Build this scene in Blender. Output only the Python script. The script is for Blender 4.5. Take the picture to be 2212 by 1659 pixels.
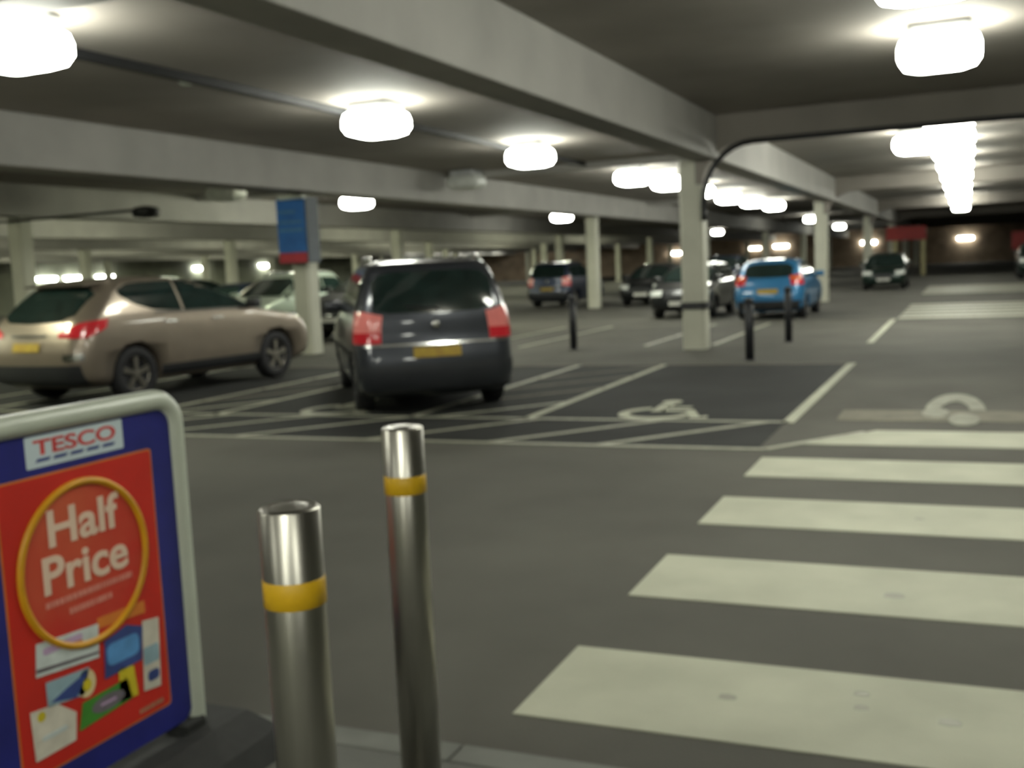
import bpy, bmesh, math, random
from mathutils import Vector, Matrix

for o in list(bpy.data.objects): bpy.data.objects.remove(o, do_unlink=True)
scene = bpy.context.scene
COL = scene.collection
random.seed(7)

# ------------------------------------------------------------------ camera
FL, YAW, PITCH, ROLL, EYE = 2300.47, 0.405805, 0.108234, -0.045972, 1.55
fw = Vector((-math.sin(YAW)*math.cos(PITCH), math.cos(YAW)*math.cos(PITCH), -math.sin(PITCH)))
r0 = fw.cross(Vector((0, 0, 1))).normalized(); u0 = r0.cross(fw)
rt = math.cos(ROLL)*r0 + math.sin(ROLL)*u0
up = -math.sin(ROLL)*r0 + math.cos(ROLL)*u0
cam_data = bpy.data.cameras.new('camera'); cam = bpy.data.objects.new('camera', cam_data); COL.objects.link(cam)
m = Matrix((rt, up, -fw)).transposed().to_4x4(); m.translation = (0, 0, EYE); cam.matrix_world = m
cam_data.sensor_fit = 'HORIZONTAL'; cam_data.sensor_width = 36.0; cam_data.lens = 36.0*FL/2212
cam_data.clip_start = 0.05; cam_data.clip_end = 400
cam_data.dof.use_dof = True; cam_data.dof.focus_distance = 0.6; cam_data.dof.aperture_fstop = 11.5   # phone camera missed its focus
scene.camera = cam

# ------------------------------------------------------------------ light / view
world = bpy.data.worlds.new('night'); scene.world = world; world.use_nodes = True
world.node_tree.nodes['Background'].inputs[0].default_value = (0.55, 0.62, 0.58, 1)
world.node_tree.nodes['Background'].inputs[1].default_value = 0.02
scene.view_settings.view_transform = 'Standard'; scene.view_settings.look = 'None'
scene.view_settings.gamma = 1.0; scene.view_settings.use_curve_mapping = False
scene.view_settings.exposure = 0.58
LAMP = 26.0          # radiance of a lit diffuser

# ------------------------------------------------------------------ materials
def mat(name, col, rough=0.6, metal=0.0, var=0.12, scale=6.0, bump=0.0, bscale=60.0, coat=0.0, spec=0.5, stretch=None, col2=None):
    M = bpy.data.materials.new(name); M.use_nodes = True
    nt = M.node_tree; b = nt.nodes['Principled BSDF']
    tc = nt.nodes.new('ShaderNodeTexCoord'); no = nt.nodes.new('ShaderNodeTexNoise')
    no.inputs['Scale'].default_value = scale; no.inputs['Detail'].default_value = 4.0
    if stretch:
        mp = nt.nodes.new('ShaderNodeMapping'); mp.inputs['Scale'].default_value = stretch
        nt.links.new(tc.outputs['Object'], mp.inputs[0]); nt.links.new(mp.outputs[0], no.inputs['Vector'])
    else: nt.links.new(tc.outputs['Object'], no.inputs['Vector'])
    rp = nt.nodes.new('ShaderNodeValToRGB')
    c2 = col2 or tuple(min(1, c*(1+var)) for c in col); c1 = col if col2 else tuple(c*(1-var) for c in col)
    rp.color_ramp.elements[0].color = (*c1, 1); rp.color_ramp.elements[1].color = (*c2, 1)
    rp.color_ramp.elements[0].position = 0.32; rp.color_ramp.elements[1].position = 0.68
    nt.links.new(no.outputs['Fac'], rp.inputs[0]); nt.links.new(rp.outputs[0], b.inputs['Base Color'])
    b.inputs['Roughness'].default_value = rough; b.inputs['Metallic'].default_value = metal
    b.inputs['Specular IOR Level'].default_value = spec
    if coat: b.inputs['Coat Weight'].default_value = coat; b.inputs['Coat Roughness'].default_value = 0.05
    if bump:
        n2 = nt.nodes.new('ShaderNodeTexNoise'); n2.inputs['Scale'].default_value = bscale
        nt.links.new(tc.outputs['Object'], n2.inputs['Vector'])
        bp = nt.nodes.new('ShaderNodeBump'); bp.inputs['Strength'].default_value = bump; bp.inputs['Distance'].default_value = 0.01
        nt.links.new(n2.outputs['Fac'], bp.inputs['Height']); nt.links.new(bp.outputs[0], b.inputs['Normal'])
    return M
def emit(name, col, s):
    M = mat(name, (0.8, 0.8, 0.8), 0.5); b = M.node_tree.nodes['Principled BSDF']
    b.inputs['Emission Color'].default_value = (*col, 1); b.inputs['Emission Strength'].default_value = s
    return M

LIT = emit('lit_diffuser', (0.98, 1.0, 0.88), LAMP)
FILLG = emit('lit_diffuser_green', (0.97, 1.0, 0.74), LAMP*2.8)  # stronger glow for the added fill lamps hidden behind the beams
LITW = emit('lit_diffuser_warm', (1.0, 0.98, 0.80), LAMP*0.35)
UNLIT = mat('unlit_diffuser', (0.62, 0.64, 0.60), 0.4)
HOUS = mat('lamp_housing', (0.45, 0.46, 0.46), 0.5)
ASPH = mat('lane_tarmac', (0.088, 0.085, 0.073), 0.88, spec=0.22, scale=0.7, var=0.16, bump=0.25, bscale=90)
BAYT = mat('bay_tarmac', (0.024, 0.025, 0.024), 0.86, spec=0.2, scale=0.9, var=0.2, bump=0.25, bscale=90)
PAVE = mat('pavement_concrete', (0.105, 0.108, 0.094), 0.7, scale=2.5, var=0.15, bump=0.2)
KERB = mat('kerb_concrete', (0.13, 0.135, 0.118), 0.7, scale=5, var=0.15)
PAINT = mat('road_paint', (0.40, 0.405, 0.315), 0.75, spec=0.3, scale=2.2, var=0.10, bump=0.15)
PAINTW = mat('worn_road_paint', (0.26, 0.26, 0.195), 0.6, scale=9, col2=(0.36, 0.36, 0.285))
PAINTF = mat('faded_road_paint', (0.105, 0.097, 0.070), 0.8, scale=5, col2=(0.165, 0.152, 0.108))
PAINTM = mat('thin_road_paint', (0.16, 0.16, 0.12), 0.75, scale=7, col2=(0.27, 0.27, 0.21))
STAIN = mat('tarmac_stain', (0.27, 0.27, 0.21), 0.6)
SLAB = mat('ceiling_concrete', (0.25, 0.227, 0.20), 0.8, scale=0.6, var=0.14, bump=0.2, bscale=14)
BEAM = mat('beam_concrete', (0.36, 0.35, 0.325), 0.75, scale=1.1, var=0.08, bump=0.15, bscale=20)
COLM = mat('column_paint', (0.50, 0.50, 0.41), 0.6, scale=1.6, var=0.07)
WALL = mat('wall_blockwork', (0.20, 0.21, 0.16), 0.8, scale=0.8, var=0.2, bump=0.2)
WALLB = mat('wall_brick_brown', (0.28, 0.21, 0.15), 0.8, scale=1.2, var=0.25, bump=0.2)
STEEL = mat('brushed_steel', (0.42, 0.405, 0.36), 0.33, metal=1.0, var=0.05, scale=30, stretch=(1, 1, 0.05))
YEL = mat('yellow_tape', (0.62, 0.37, 0.006), 0.5, var=0.06)
BLK = mat('black_paint', (0.012, 0.013, 0.017), 0.45)
RUB = mat('black_rubber', (0.016, 0.017, 0.016), 0.75, var=0.2, scale=20)
WPLA = mat('white_tube', (0.52, 0.56, 0.47), 0.35, var=0.04)
BLUEP = mat('blue_panel', (0.018, 0.022, 0.20), 0.38, var=0.15)
REDP = mat('red_poster', (0.62, 0.022, 0.012), 0.45, var=0.10, scale=3)
REDD = mat('red_poster_disc', (0.58, 0.028, 0.018), 0.45, scale=2.5, col2=(0.63, 0.13, 0.055))
ORNG = mat('orange_print', (0.66, 0.20, 0.03), 0.45)
GOLD = mat('gold_print', (0.62, 0.30, 0.006), 0.45, var=0.15)
CREAM = mat('cream_print', (0.80, 0.60, 0.46), 0.45, var=0.05)
PINKP = mat('pale_pink_print', (0.72, 0.26, 0.20), 0.45, var=0.05)
LOGOW = mat('white_print', (0.60, 0.70, 0.74), 0.4, var=0.05)
LOGOR = mat('red_print', (0.62, 0.06, 0.06), 0.45)
LOGOB = mat('blue_print', (0.03, 0.05, 0.22), 0.45)
PACKS = {k: mat('pack_'+k, c, 0.45, var=0.15, scale=12) for k, c in dict(white=(0.62, 0.68, 0.66), lilac=(0.52, 0.36, 0.55), sky=(0.10, 0.30, 0.62), navy=(0.04, 0.07, 0.25), green=(0.06, 0.26, 0.03), grey=(0.16, 0.14, 0.16), yellow=(0.62, 0.50, 0.02), cream=(0.70, 0.58, 0.32), pale=(0.66, 0.62, 0.52), teal=(0.30, 0.44, 0.50), rust=(0.48, 0.22, 0.13)).items()}
SGNB = mat('sign_blue', (0.022, 0.135, 0.42), 0.45, var=0.15, scale=3)
SGNL = mat('sign_text_band', (0.07, 0.20, 0.36), 0.45)
SGNR = mat('sign_red', (0.40, 0.03, 0.045), 0.5)
SGND = mat('sign_side', (0.045, 0.06, 0.075), 0.5)
BANR = mat('banner_red', (0.38, 0.045, 0.04), 0.6)
TAN = mat('tan_post', (0.42, 0.38, 0.20), 0.6)
GLASS = mat('car_glass', (0.010, 0.020, 0.018), 0.06, var=0.3, spec=0.8)
TYRE = mat('tyre_rubber', (0.010, 0.010, 0.012), 0.8)
RIM = mat('alloy_rim', (0.30, 0.28, 0.24), 0.35, metal=0.9)
TAIL = mat('tail_light_red', (0.55, 0.02, 0.03), 0.18, coat=0.6)
TAILP = mat('tail_light_pink', (0.75, 0.22, 0.20), 0.18, coat=0.6)
AMB = mat('tail_light_amber', (0.60, 0.16, 0.02), 0.2)
PLATE = mat('yellow_plate', (0.40, 0.28, 0.01), 0.5, col2=(0.30, 0.18, 0.008), scale=14)
PLATEW = mat('white_plate', (0.6, 0.6, 0.55), 0.4)
CHRO = mat('chrome_trim', (0.6, 0.6, 0.58), 0.18, metal=1.0)
PLAS = mat('black_plastic', (0.018, 0.019, 0.021), 0.5)
HEAD = mat('headlight_lens', (0.65, 0.68, 0.64), 0.12, coat=0.5)

def paint(name, c, rough=0.32, metal=0.55): return mat('car_paint_'+name, c, rough, metal=metal, var=0.05, scale=3, coat=0.7)

# ------------------------------------------------------------------ helpers
def link(o, parent=None):
    COL.objects.link(o)
    if parent: o.parent = parent
    return o
def tag(o, label=None, cat=None, group=None, kind=None):
    if label: o['label'] = label
    if cat: o['category'] = cat
    if group: o['group'] = group
    if kind: o['kind'] = kind
    return o
def empty(name, loc=(0, 0, 0), rz=0.0):
    o = bpy.data.objects.new(name, None); o.empty_display_size = 0.2; COL.objects.link(o)
    o.location = loc; o.rotation_euler = (0, 0, rz); return o
def mesh_obj(name, bm, material, parent=None, smooth=False):
    bmesh.ops.recalc_face_normals(bm, faces=bm.faces)
    me = bpy.data.meshes.new(name); bm.to_mesh(me); bm.free()
    if smooth: me.polygons.foreach_set('use_smooth', [True]*len(me.polygons))
    me.materials.append(material)
    return link(bpy.data.objects.new(name, me), parent)
def box(bm, x0, x1, y0, y1, z0, z1, bev=0.0):
    vs = [bm.verts.new((x, y, z)) for z in (z0, z1) for x, y in ((x0, y0), (x1, y0), (x1, y1), (x0, y1))]
    fs = [(3, 2, 1, 0), (4, 5, 6, 7), (0, 1, 5, 4), (1, 2, 6, 5), (2, 3, 7, 6), (3, 0, 4, 7)]
    faces = [bm.faces.new([vs[i] for i in f]) for f in fs]
    if bev:
        es = list({e for f in faces for e in f.edges})
        bmesh.ops.bevel(bm, geom=es, offset=bev, segments=2, affect='EDGES', profile=0.5)
def bobj(name, b, material, parent=None, bev=0.0):
    bm = bmesh.new(); box(bm, *b, bev=bev); return mesh_obj(name, bm, material, parent)
def lathe(bm, prof, n=24, c=(0, 0, 0), axis='Z', cap=True):
    rings = []
    for r, h in prof:
        ring = []
        for i in range(n):
            a = 2*math.pi*i/n
            p = (r*math.cos(a), r*math.sin(a), h) if axis == 'Z' else (h, r*math.cos(a), r*math.sin(a))
            ring.append(bm.verts.new((p[0]+c[0], p[1]+c[1], p[2]+c[2])))
        rings.append(ring)
    for a, b in zip(rings, rings[1:]):
        for i in range(n): bm.faces.new((a[i], a[(i+1) % n], b[(i+1) % n], b[i]))
    for ring in (rings[0], rings[-1]):
        if cap and prof[0][0] > 1e-6: bm.faces.new(ring)
    return rings
def tube(bm, pts, r, n=12, closed=False):
    pts = [Vector(p) for p in pts]; rings = []; N = len(pts)
    nrm = None
    for i, p in enumerate(pts):
        a = pts[i-1] if (i or closed) else p; b = pts[(i+1) % N] if (i < N-1 or closed) else p
        t = (b-a).normalized()
        if nrm is None: nrm = t.orthogonal().normalized()
        nrm = (nrm - t*nrm.dot(t)).normalized(); bi = t.cross(nrm)
        rings.append([bm.verts.new(p + r*(math.cos(2*math.pi*k/n)*nrm + math.sin(2*math.pi*k/n)*bi)) for k in range(n)])
    for i in range(N if closed else N-1):
        a, b = rings[i], rings[(i+1) % N]
        for k in range(n): bm.faces.new((a[k], a[(k+1) % n], b[(k+1) % n], b[k]))
    if not closed: bm.faces.new(rings[0]); bm.faces.new(rings[-1])
def prism(bm, pts, d, to3):     # 2-D outline pushed out by d; to3(u, v, w) -> xyz
    lo = [bm.verts.new(to3(u, v, 0)) for u, v in pts]; hi = [bm.verts.new(to3(u, v, d)) for u, v in pts]
    bm.faces.new(lo); bm.faces.new(hi); n = len(pts)
    for i in range(n): bm.faces.new((lo[i], lo[(i+1) % n], hi[(i+1) % n], hi[i]))
def rrect(u0, u1, v0, v1, r, n=6):
    out = []
    for cx, cy, a0 in ((u1-r, v1-r, 0), (u0+r, v1-r, 90), (u0+r, v0+r, 180), (u1-r, v0+r, 270)):
        for i in range(n+1):
            a = math.radians(a0+90*i/n); out.append((cx+r*math.cos(a), cy+r*math.sin(a)))
    return out
def bake(o):
    dg = bpy.context.evaluated_depsgraph_get(); dg.update()
    me = bpy.data.meshes.new_from_object(o.evaluated_get(dg)); o.modifiers.clear()
    old = o.data; o.data = me; return o
def text_obj(name, s, u, v, w, h, material, parent, to3, d=0.0016, w0=0.0, shear=0.0):
    cu = bpy.data.curves.new('t', 'FONT'); cu.body = s; cu.size = 1.0; cu.offset = 0.022; cu.shear = shear
    t = bpy.data.objects.new('t', cu); COL.objects.link(t)
    dg = bpy.context.evaluated_depsgraph_get(); dg.update()
    me = bpy.data.meshes.new_from_object(t.evaluated_get(dg)); bpy.data.objects.remove(t, do_unlink=True)
    xs = [q.co.x for q in me.vertices]; ys = [q.co.y for q in me.vertices]
    bm = bmesh.new(); bm.from_mesh(me); bpy.data.meshes.remove(me)
    for f in bm.faces: f.smooth = False
    ext = bmesh.ops.extrude_face_region(bm, geom=list(bm.faces))
    top = {e for e in ext['geom'] if isinstance(e, bmesh.types.BMVert)}
    for q in bm.verts:
        uu = u + (q.co.x-min(xs))/(max(xs)-min(xs))*w; vv = v + (q.co.y-min(ys))/(max(ys)-min(ys))*h
        q.co = Vector(to3(uu, vv, w0 + (d if q in top else 0.0)))
    return mesh_obj(name, bm, material, parent)

# ================================================================== the setting
ZC, ZS = 3.95, 3.22          # slab soffit, beam soffit
XROWS = [-4.35 - 7.85*i for i in range(7)]
YROWS = [0.6 + 17.8*i for i in range(7)]
XW, YE = -57.0, 122.0

floor = tag(bobj('floor', (XW, 12.0, 2.98, YE, -0.25, 0.0), ASPH), 'grey tarmac car park floor with white painted markings', kind='structure')
pav = tag(bobj('floor_pavement', (-14.0, 10.0, -8.0, 2.85, -0.25, 0.012), PAVE), 'pale concrete pavement edge beside the zebra crossing', kind='structure')
kx = -7.0
while kx < 4.0:
    bobj('kerbstone', (kx+0.004, kx+0.911, 2.853, 2.978, -0.2, 0.014), KERB, pav, bev=0.006); kx += 0.915
ceil = tag(bobj('ceiling', (XW, 12.0, -8.0, YE, ZC, ZC+0.3), SLAB), 'dark grey concrete slab ceiling of the car park', kind='structure')
tag(bobj('wall_left', (XW-0.3, XW, -8.0, YE, -0.25, ZC+0.3), WALL), 'grey blockwork wall far behind the parked cars', kind='structure')
tag(bobj('wall_end', (XW, 12.0, YE, YE+0.3, -0.25, ZC+0.3), WALLB), 'brown brick wall closing the end of the driveway', kind='structure')
tag(bobj('wall_right', (9.0, 9.3, -8.0, YE, -0.25, ZC+0.3), WALL), 'blockwork wall along the right of the driveway', kind='structure')
tag(bobj('wall_back', (XW, 12.0, -8.3, -8.0, -0.25, ZC+0.3), WALL), 'wall behind the pavement', kind='structure')

# beams along and across the column grid
for i, x in enumerate(XROWS):
    c = x + (0.15 if i == 0 else 0.1)
    tag(bobj('ceiling_beam', (c-(0.14 if i == 0 else 0.30), c+0.33, -8.0, YE, ZS, ZC), BEAM, bev=0.02), 'long pale concrete ceiling beam running the length of the driveway', kind='structure', group='long ceiling beams')
for y in YROWS:
    tag(bobj('ceiling_rib', (XW, XROWS[0]+0.1, y+5.75, y+6.25, 3.80, ZC), BEAM, bev=0.02), 'shallow concrete ceiling rib crossing between the long beams', kind='structure', group='ceiling ribs')
    # shallower beam over the driveway with a curved haunch at the column
    bm = bmesh.new()
    pr = [(XROWS[0]+0.1, ZC), (XROWS[0]+0.1, 2.82)]
    for k in range(9):
        a = math.radians(90*k/8); pr.append((XROWS[0]+0.22+0.85*(1-math.cos(a)), 2.82+0.70*math.sin(a)))
    pr += [(9.0, 3.52), (9.0, ZC)]
    prism(bm, pr, 0.44, lambda u, v, w, y=y: (u, y-0.22+w, v))
    tag(mesh_obj('ceiling_haunched_beam', bm, SLAB), 'shallow concrete beam with curved haunch crossing the driveway ceiling', kind='structure', group='haunched driveway beams')
SIDE = 0.20
colmesh = None
for x in XROWS:
    for y in YROWS:
        if x < -40 and y < 20: continue
        if y < 5: continue
        if colmesh is None:
            bm = bmesh.new(); c = 0.05; s = SIDE
            prism(bm, [(s, -s+c), (s, s-c), (s-c, s), (-s+c, s), (-s, s-c), (-s, -s+c), (-s+c, -s), (s-c, -s)], ZS+0.02, lambda u, v, w: (u, v, w))
            o = mesh_obj('column', bm, COLM); colmesh = o.data
        else:
            o = link(bpy.data.objects.new('column', colmesh))
        o.location = (x-(0.15 if x == XROWS[1] and y < 19 else 0), y, 0.0); tag(o, 'cream painted square concrete column standing in the column grid', kind='structure', group='concrete columns')
        if x == XROWS[0] and abs(y-18.4) < 0.1:
            tag(o, 'cream painted column with a black strap beside the black bollards'); del o['group']
            bm = bmesh.new(); s2 = s+0.03
            prism(bm, [(s2, -s2+c), (s2, s2-c), (s2-c, s2), (-s2+c, s2), (-s2, s2-c), (-s2, -s2+c), (-s2+c, -s2), (s2-c, -s2)], 0.12, lambda u, v, w: (u, v, w+0.70))
            mesh_obj('strap', bm, PLAS, o)
        if x == XROWS[1] and abs(y-18.4) < 0.1:
            tag(o, 'cream painted column carrying the blue and red sign'); del o['group']

# ---- floor markings (children of the floor)
def flat(name, poly, material, h=0.004, z=0.0, parent=floor):
    bm = bmesh.new(); prism(bm, poly, h, lambda u, v, w: (u, v, z+w)); return mesh_obj(name, bm, material, parent)
def rect(name, x0, x1, y0, y1, material=PAINT, **k): return flat(name, [(x0, y0), (x1, y0), (x1, y1), (x0, y1)], material, **k)
def stroke(name, a, b, w, material=PAINT, **k):
    a = Vector(a); b = Vector(b); t = (b-a).normalized(); n = Vector((-t.y, t.x))*w/2
    return flat(name, [tuple(a-n), tuple(b-n), tuple(b+n), tuple(a+n)], material, **k)
bay_z = 0.003
rect('bay_tarmac', XW+0.5, -1.56, 10.02, 15.60, BAYT, h=bay_z)
rect('bay_front_tarmac', XW+0.5, -1.56, 8.62, 10.02, BAYT, h=bay_z-0.0005)
P = dict(z=bay_z, h=0.003)
for k, (a, b) in enumerate(((3.27, 3.96), (4.66, 5.38), (6.08, 6.82), (7.51, 8.25))):
    rect('zebra_stripe', -1.46, 1.9, a, b)
flat('zebra_stripe', [(-1.25, 8.90), (1.9, 8.90), (1.9, 9.66), (-0.72, 9.66)], PAINT)
rect('zebra_stripe', -1.12, 1.9, 10.22, 10.92, PAINTF)
for base, n in ((25.9, 5), (40.0, 6)):
    for k in range(n): rect('zebra_stripe', -1.45, 2.6, base+1.42*k, base+1.42*k+0.85, PAINTW)
for x, y, r in ((-0.78, 3.62, .035), (-0.34, 3.78, .03), (-0.33, 3.66, .028), (-0.05, 3.62, .04), (-0.3, 4.95, .05), (-0.25, 6.45, .03)):
    flat('stain', [(x+r*math.cos(a*math.pi/4)*(1+.3*math.sin(3*a)), y+r*math.sin(a*math.pi/4)*.8) for a in range(8)], STAIN, z=0.004, h=0.0006)
# bay A, hatched strip, bay B ...
stroke('bay_line', (-1.53, 10.02), (-1.48, 15.6), 0.11, PAINT, **P)
for x in (-4.17, -5.52, -8.12, -9.22, -12.0, -13.2, -15.9): stroke('bay_line', (x, 10.02), (x, 15.6), 0.10, PAINTW if x < -4.2 else PAINT, **P)
stroke('bay_back_line', (-18.0, 15.55), (-1.5, 15.55), 0.09, PAINTF, **P)
stroke('bay_front_line', (-18.0, 10.06), (-1.53, 10.06), 0.085, PAINTW, **P)
stroke('bay_front_line', (-18.0, 8.60), (-1.5, 8.60), 0.085, PAINTW, **P)
stroke('bay_front_line', (-1.5, 8.60), (-0.80, 9.55), 0.085, PAINTW, **P)
for x in (-2.92, -3.95, -5.22, -6.75, -7.95, -9.1, -10.3):
    stroke('hatch_line', (x, 8.62), (x+1.2, 10.05), 0.085, PAINTW, z=bay_z, h=0.0034)
for x0, x1 in ((-5.5, -4.18), (-9.2, -8.13)):
    for y in (9.75, 11.1, 12.4, 13.7):
        y1 = y+1.6; f0 = max(0, (10.06-y)/1.6); 
        stroke('hatch_line', (x0+(x1-x0)*f0, y+1.6*f0), (x1, y1), 0.08, PAINTF if y > 11 else PAINTW, z=bay_z, h=0.0034)
# next block of bays
for x in (-4.22, -5.50, -8.05, -9.3, -12.0, -14.6): stroke('bay_line', (x, 19.15), (x, 25.2), 0.10, PAINTW, **P)
stroke('bay_line', (-1.52, 19.15), (-1.52, 25.6), 0.11, PAINT, **P)
stroke('bay_back_line', (-16, 25.25), (-1.5, 25.25), 0.10, PAINTF, **P)
for x in (-5.5, -9.3):
    for y in (19.2, 21.0, 22.8): stroke('hatch_line', (x-2.5, y), (x, y+2.2), 0.09, PAINTF, z=bay_z, h=0.0034)

def arc(cx, cy, rx, ry, a0, a1, n=20): return [(cx+rx*math.cos(math.radians(a0+(a1-a0)*i/n)), cy+ry*math.sin(math.radians(a0+(a1-a0)*i/n))) for i in range(n+1)]
def wheelchair(cx, cy, w, h, material):
    root = None
    bm = bmesh.new()
    def add(poly): prism(bm, [(cx+u*w, cy+v*h) for u, v in poly], 0.0032, lambda a, b, c: (a, b, bay_z+0.0012+c))
    def band(pts, t):
        L = []; R_ = []
        for i, q in enumerate(pts):
            a = Vector(pts[max(0, i-1)]); b = Vector(pts[min(len(pts)-1, i+1)]); d = (b-a).normalized(); n = Vector((-d.y, d.x))*t/2
            L.append(tuple(Vector(q)+n)); R_.append(tuple(Vector(q)-n))
        add(L+R_[::-1])
    add(arc(-0.12, 0.90, 0.11, 0.10, 0, 342, 18))                        # head
    band([(-0.12, 0.76), (-0.09, 0.36)], 0.15)                            # back
    band([(-0.06, 0.42), (0.24, 0.42), (0.40, 0.08), (0.52, 0.11)], 0.11)  # seat, leg, foot
    band([(-0.08, 0.60), (0.20, 0.60)], 0.08)                             # arm
    band(arc(-0.06, 0.27, 0.35, 0.27, 115, 350, 22), 0.11)                # wheel
    return mesh_obj('wheelchair_symbol', bm, material, floor)
wheelchair(-2.86, 10.16, 0.98, 1.36, PAINT)
wheelchair(-6.72, 10.16, 0.98, 1.36, PAINTW)
bm = bmesh.new()
o_ = arc(-0.10, 10.95, 0.27, 1.25, 0, 180, 24); i_ = arc(-0.10, 10.95, 0.13, 0.62, 0, 180, 24)
prism(bm, o_+i_[::-1], 0.004, lambda u, v, w: (u, v, w+0.002))
mesh_obj('walkway_symbol', bm, PAINTM, floor)
flat('walkway_symbol', arc(-0.02, 10.35, 0.13, 0.38, 0, 345, 18), PAINTM, z=0.004)
flat('walkway_symbol', arc(-0.27, 10.75, 0.12, 0.32, 0, 345, 18), PAINTM, z=0.004)

# ================================================================== luminaires
def lowbay_meshes():
    bm = bmesh.new(); prism(bm, rrect(-0.33, 0.33, -0.28, 0.28, 0.08), 0.10, lambda u, v, w: (u, v, -0.10+w)); h = mesh_obj('housing', bm, HOUS)
    bm = bmesh.new()
    rings = []
    for z, sc in ((-0.10, 0.80), (-0.14, 0.94), (-0.22, 1.0), (-0.32, 1.0), (-0.40, 0.88), (-0.44, 0.60)):
        rings.append([bm.verts.new((u*sc, v*sc, z)) for u, v in rrect(-0.42, 0.42, -0.36, 0.36, 0.16, 4)])
    for a, b in zip(rings, rings[1:]):
        for i in range(len(a)): bm.faces.new((a[i], a[(i+1) % len(a)], b[(i+1) % len(a)], b[i]))
    bm.faces.new(rings[0]); bm.faces.new(rings[-1])
    d = mesh_obj('diffuser', bm, LIT, smooth=True)
    bm = bmesh.new(); lathe(bm, [(0.03, -0.01), (0.03, 0.03)], 8)
    s = mesh_obj('stem', bm, HOUS)
    return h, d, s
LB = lowbay_meshes()
def batten_meshes():
    bm = bmesh.new(); box(bm, -0.07, 0.07, -0.78, 0.78, -0.06, 0.0, bev=0.008); h = mesh_obj('housing', bm, HOUS)
    bm = bmesh.new(); prism(bm, [(0.16*math.cos(a*math.pi/8), -0.06-0.26*math.sin(a*math.pi/8)) for a in range(9)], 1.5, lambda u, v, w: (u, w-0.75, v)); d = mesh_obj('diffuser', bm, LIT)
    return h, d
BT = batten_meshes()
used = set()
def place(parts, name, loc, rz, label, cat, group, dmat=None):
    t = empty(name, loc, rz)
    for p in parts:
        if p.name in used or True:
            c = p.copy(); COL.objects.link(c)
        c.parent = t
        if p.name.startswith('diffuser') and dmat:
            c.material_slots[0].link = 'OBJECT'; c.material_slots[0].material = dmat
    return tag(t, label, cat, group)
ZL = ZC - 0.03
def lowbay(x, y, label, group, lit=True, z=ZL):
    o = place(LB, 'ceiling_light', (x, y, z), 0, label, 'ceiling light', group, None if lit else UNLIT); return o
L1 = 'glowing low bay ceiling lamp hanging over the zebra crossing driveway, row extended by added unseen lamps'
for y in (-5.5, -1.8, 5.6, 9.15, 12.75, 19.2, 22.7, 26.0, 30.0, 34.5, 39.5, 45.5, 53.0, 62.0): lowbay(-0.27, y, {9.15: 'glowing low bay ceiling lamp above the worn walkway symbol', 12.75: 'glowing low bay ceiling lamp over the empty disabled bay end of the driveway', 19.2: 'glowing low bay ceiling lamp just beyond the beam with the black pipe'}.get(y, L1), 'driveway lamps')  # lamps behind and just ahead of the camera are unseen, added to brighten foreground
for x, y in ((-4.9, -4.5), (3.6, -2.5)): lowbay(x, y, 'added unseen fill lamp above the pavement', 'added pavement fill lamps')  # both out of view, added as fill for the sign and bollards
lowbay(-0.95, 23.4, 'glowing low bay ceiling lamp set left of the driveway lamp row', 'offset lamp')
L2 = 'glowing low bay ceiling lamp in the row above the disabled bays, extended by an added unseen lamp'
for x, y in ((-7.6, 0.5-0.2), (-7.65, 7.15), (-7.65, 13.4), (-7.75, 19.45), (-7.7, 26.2), (-7.5, 28.9), (-7.7, 33.6), (-7.75, 38.2), (-7.65, 42.2), (-7.5, 46.4), (-8.6, 67.0), (-9.4, 90.0)): lowbay(x, y, {7.15: 'large glowing low bay ceiling lamp at the start of the dark trunking', 13.4: 'glowing low bay ceiling lamp midway along the dark trunking above the people carrier', 19.45: 'glowing low bay ceiling lamp at the far end of the dark trunking'}.get(y, L2), 'lamps above the disabled bays')  # first lamp of the row is out of view, added to lighten the foreground
for x in (-13.55, -22.9, -30.6, -38.3, -46.1):
    for y in ((8.0, 25.5) if x > -17 else (9.0, 27.3, 45.0, 63.0, 80.0)):
        place(LB, 'ceiling_light', (x, y, ZC-0.03), 0, 'added hidden greenish fill lamp set high between the far beams', 'ceiling light', 'added greenish fill lamps', FILLG)  # added lamps tucked out of sight to brighten the far left beams
L3 = 'glowing low bay ceiling lamp beyond the second beam'
for x, y in ((-16.4, 27.3), (-16.3, 44.3), (-18.4, 86.0), (-29.1, 74.6), (-45.0, 109.0)): lowbay(x, y, L3, 'far lamps')
for x, y, LU in ((-16.5, 21.4, 'unlit low bay ceiling lamp above the bronze crossover bonnet'), (-11.1, 23.6, 'unlit low bay ceiling lamp above the dark grey people carrier roof')): lowbay(x, y, LU, 'unlit lamps', lit=False)
def batten(x, y, z, label, group, rz=0.0, dmat=None): return place(BT, 'batten_light', (x, y, z), rz, label, 'batten light', group, dmat)
for x, y, z in ((-56.835, 54.0, 2.42), (-56.835, 56.4, 2.42), (-56.835, 59.3, 2.42)): batten(x, y, z, 'glowing batten light on the left wall behind the brown car', 'left wall battens')
for x, y, z in ((-56.835, 69.8, 2.86), (-56.835, 78.5, 2.95)): batten(x, y, z, 'single glowing batten light high on the far left wall', 'high wall battens')
for x, y in ((-49, 94.5), (-49, 100.0), (-49, 105.0), (-49.5, 110.5), (-49.5, 116.0)): batten(x, y, ZC, 'glowing batten light in the row seen above the dark grey people carrier', 'battens beyond people carrier')
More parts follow.
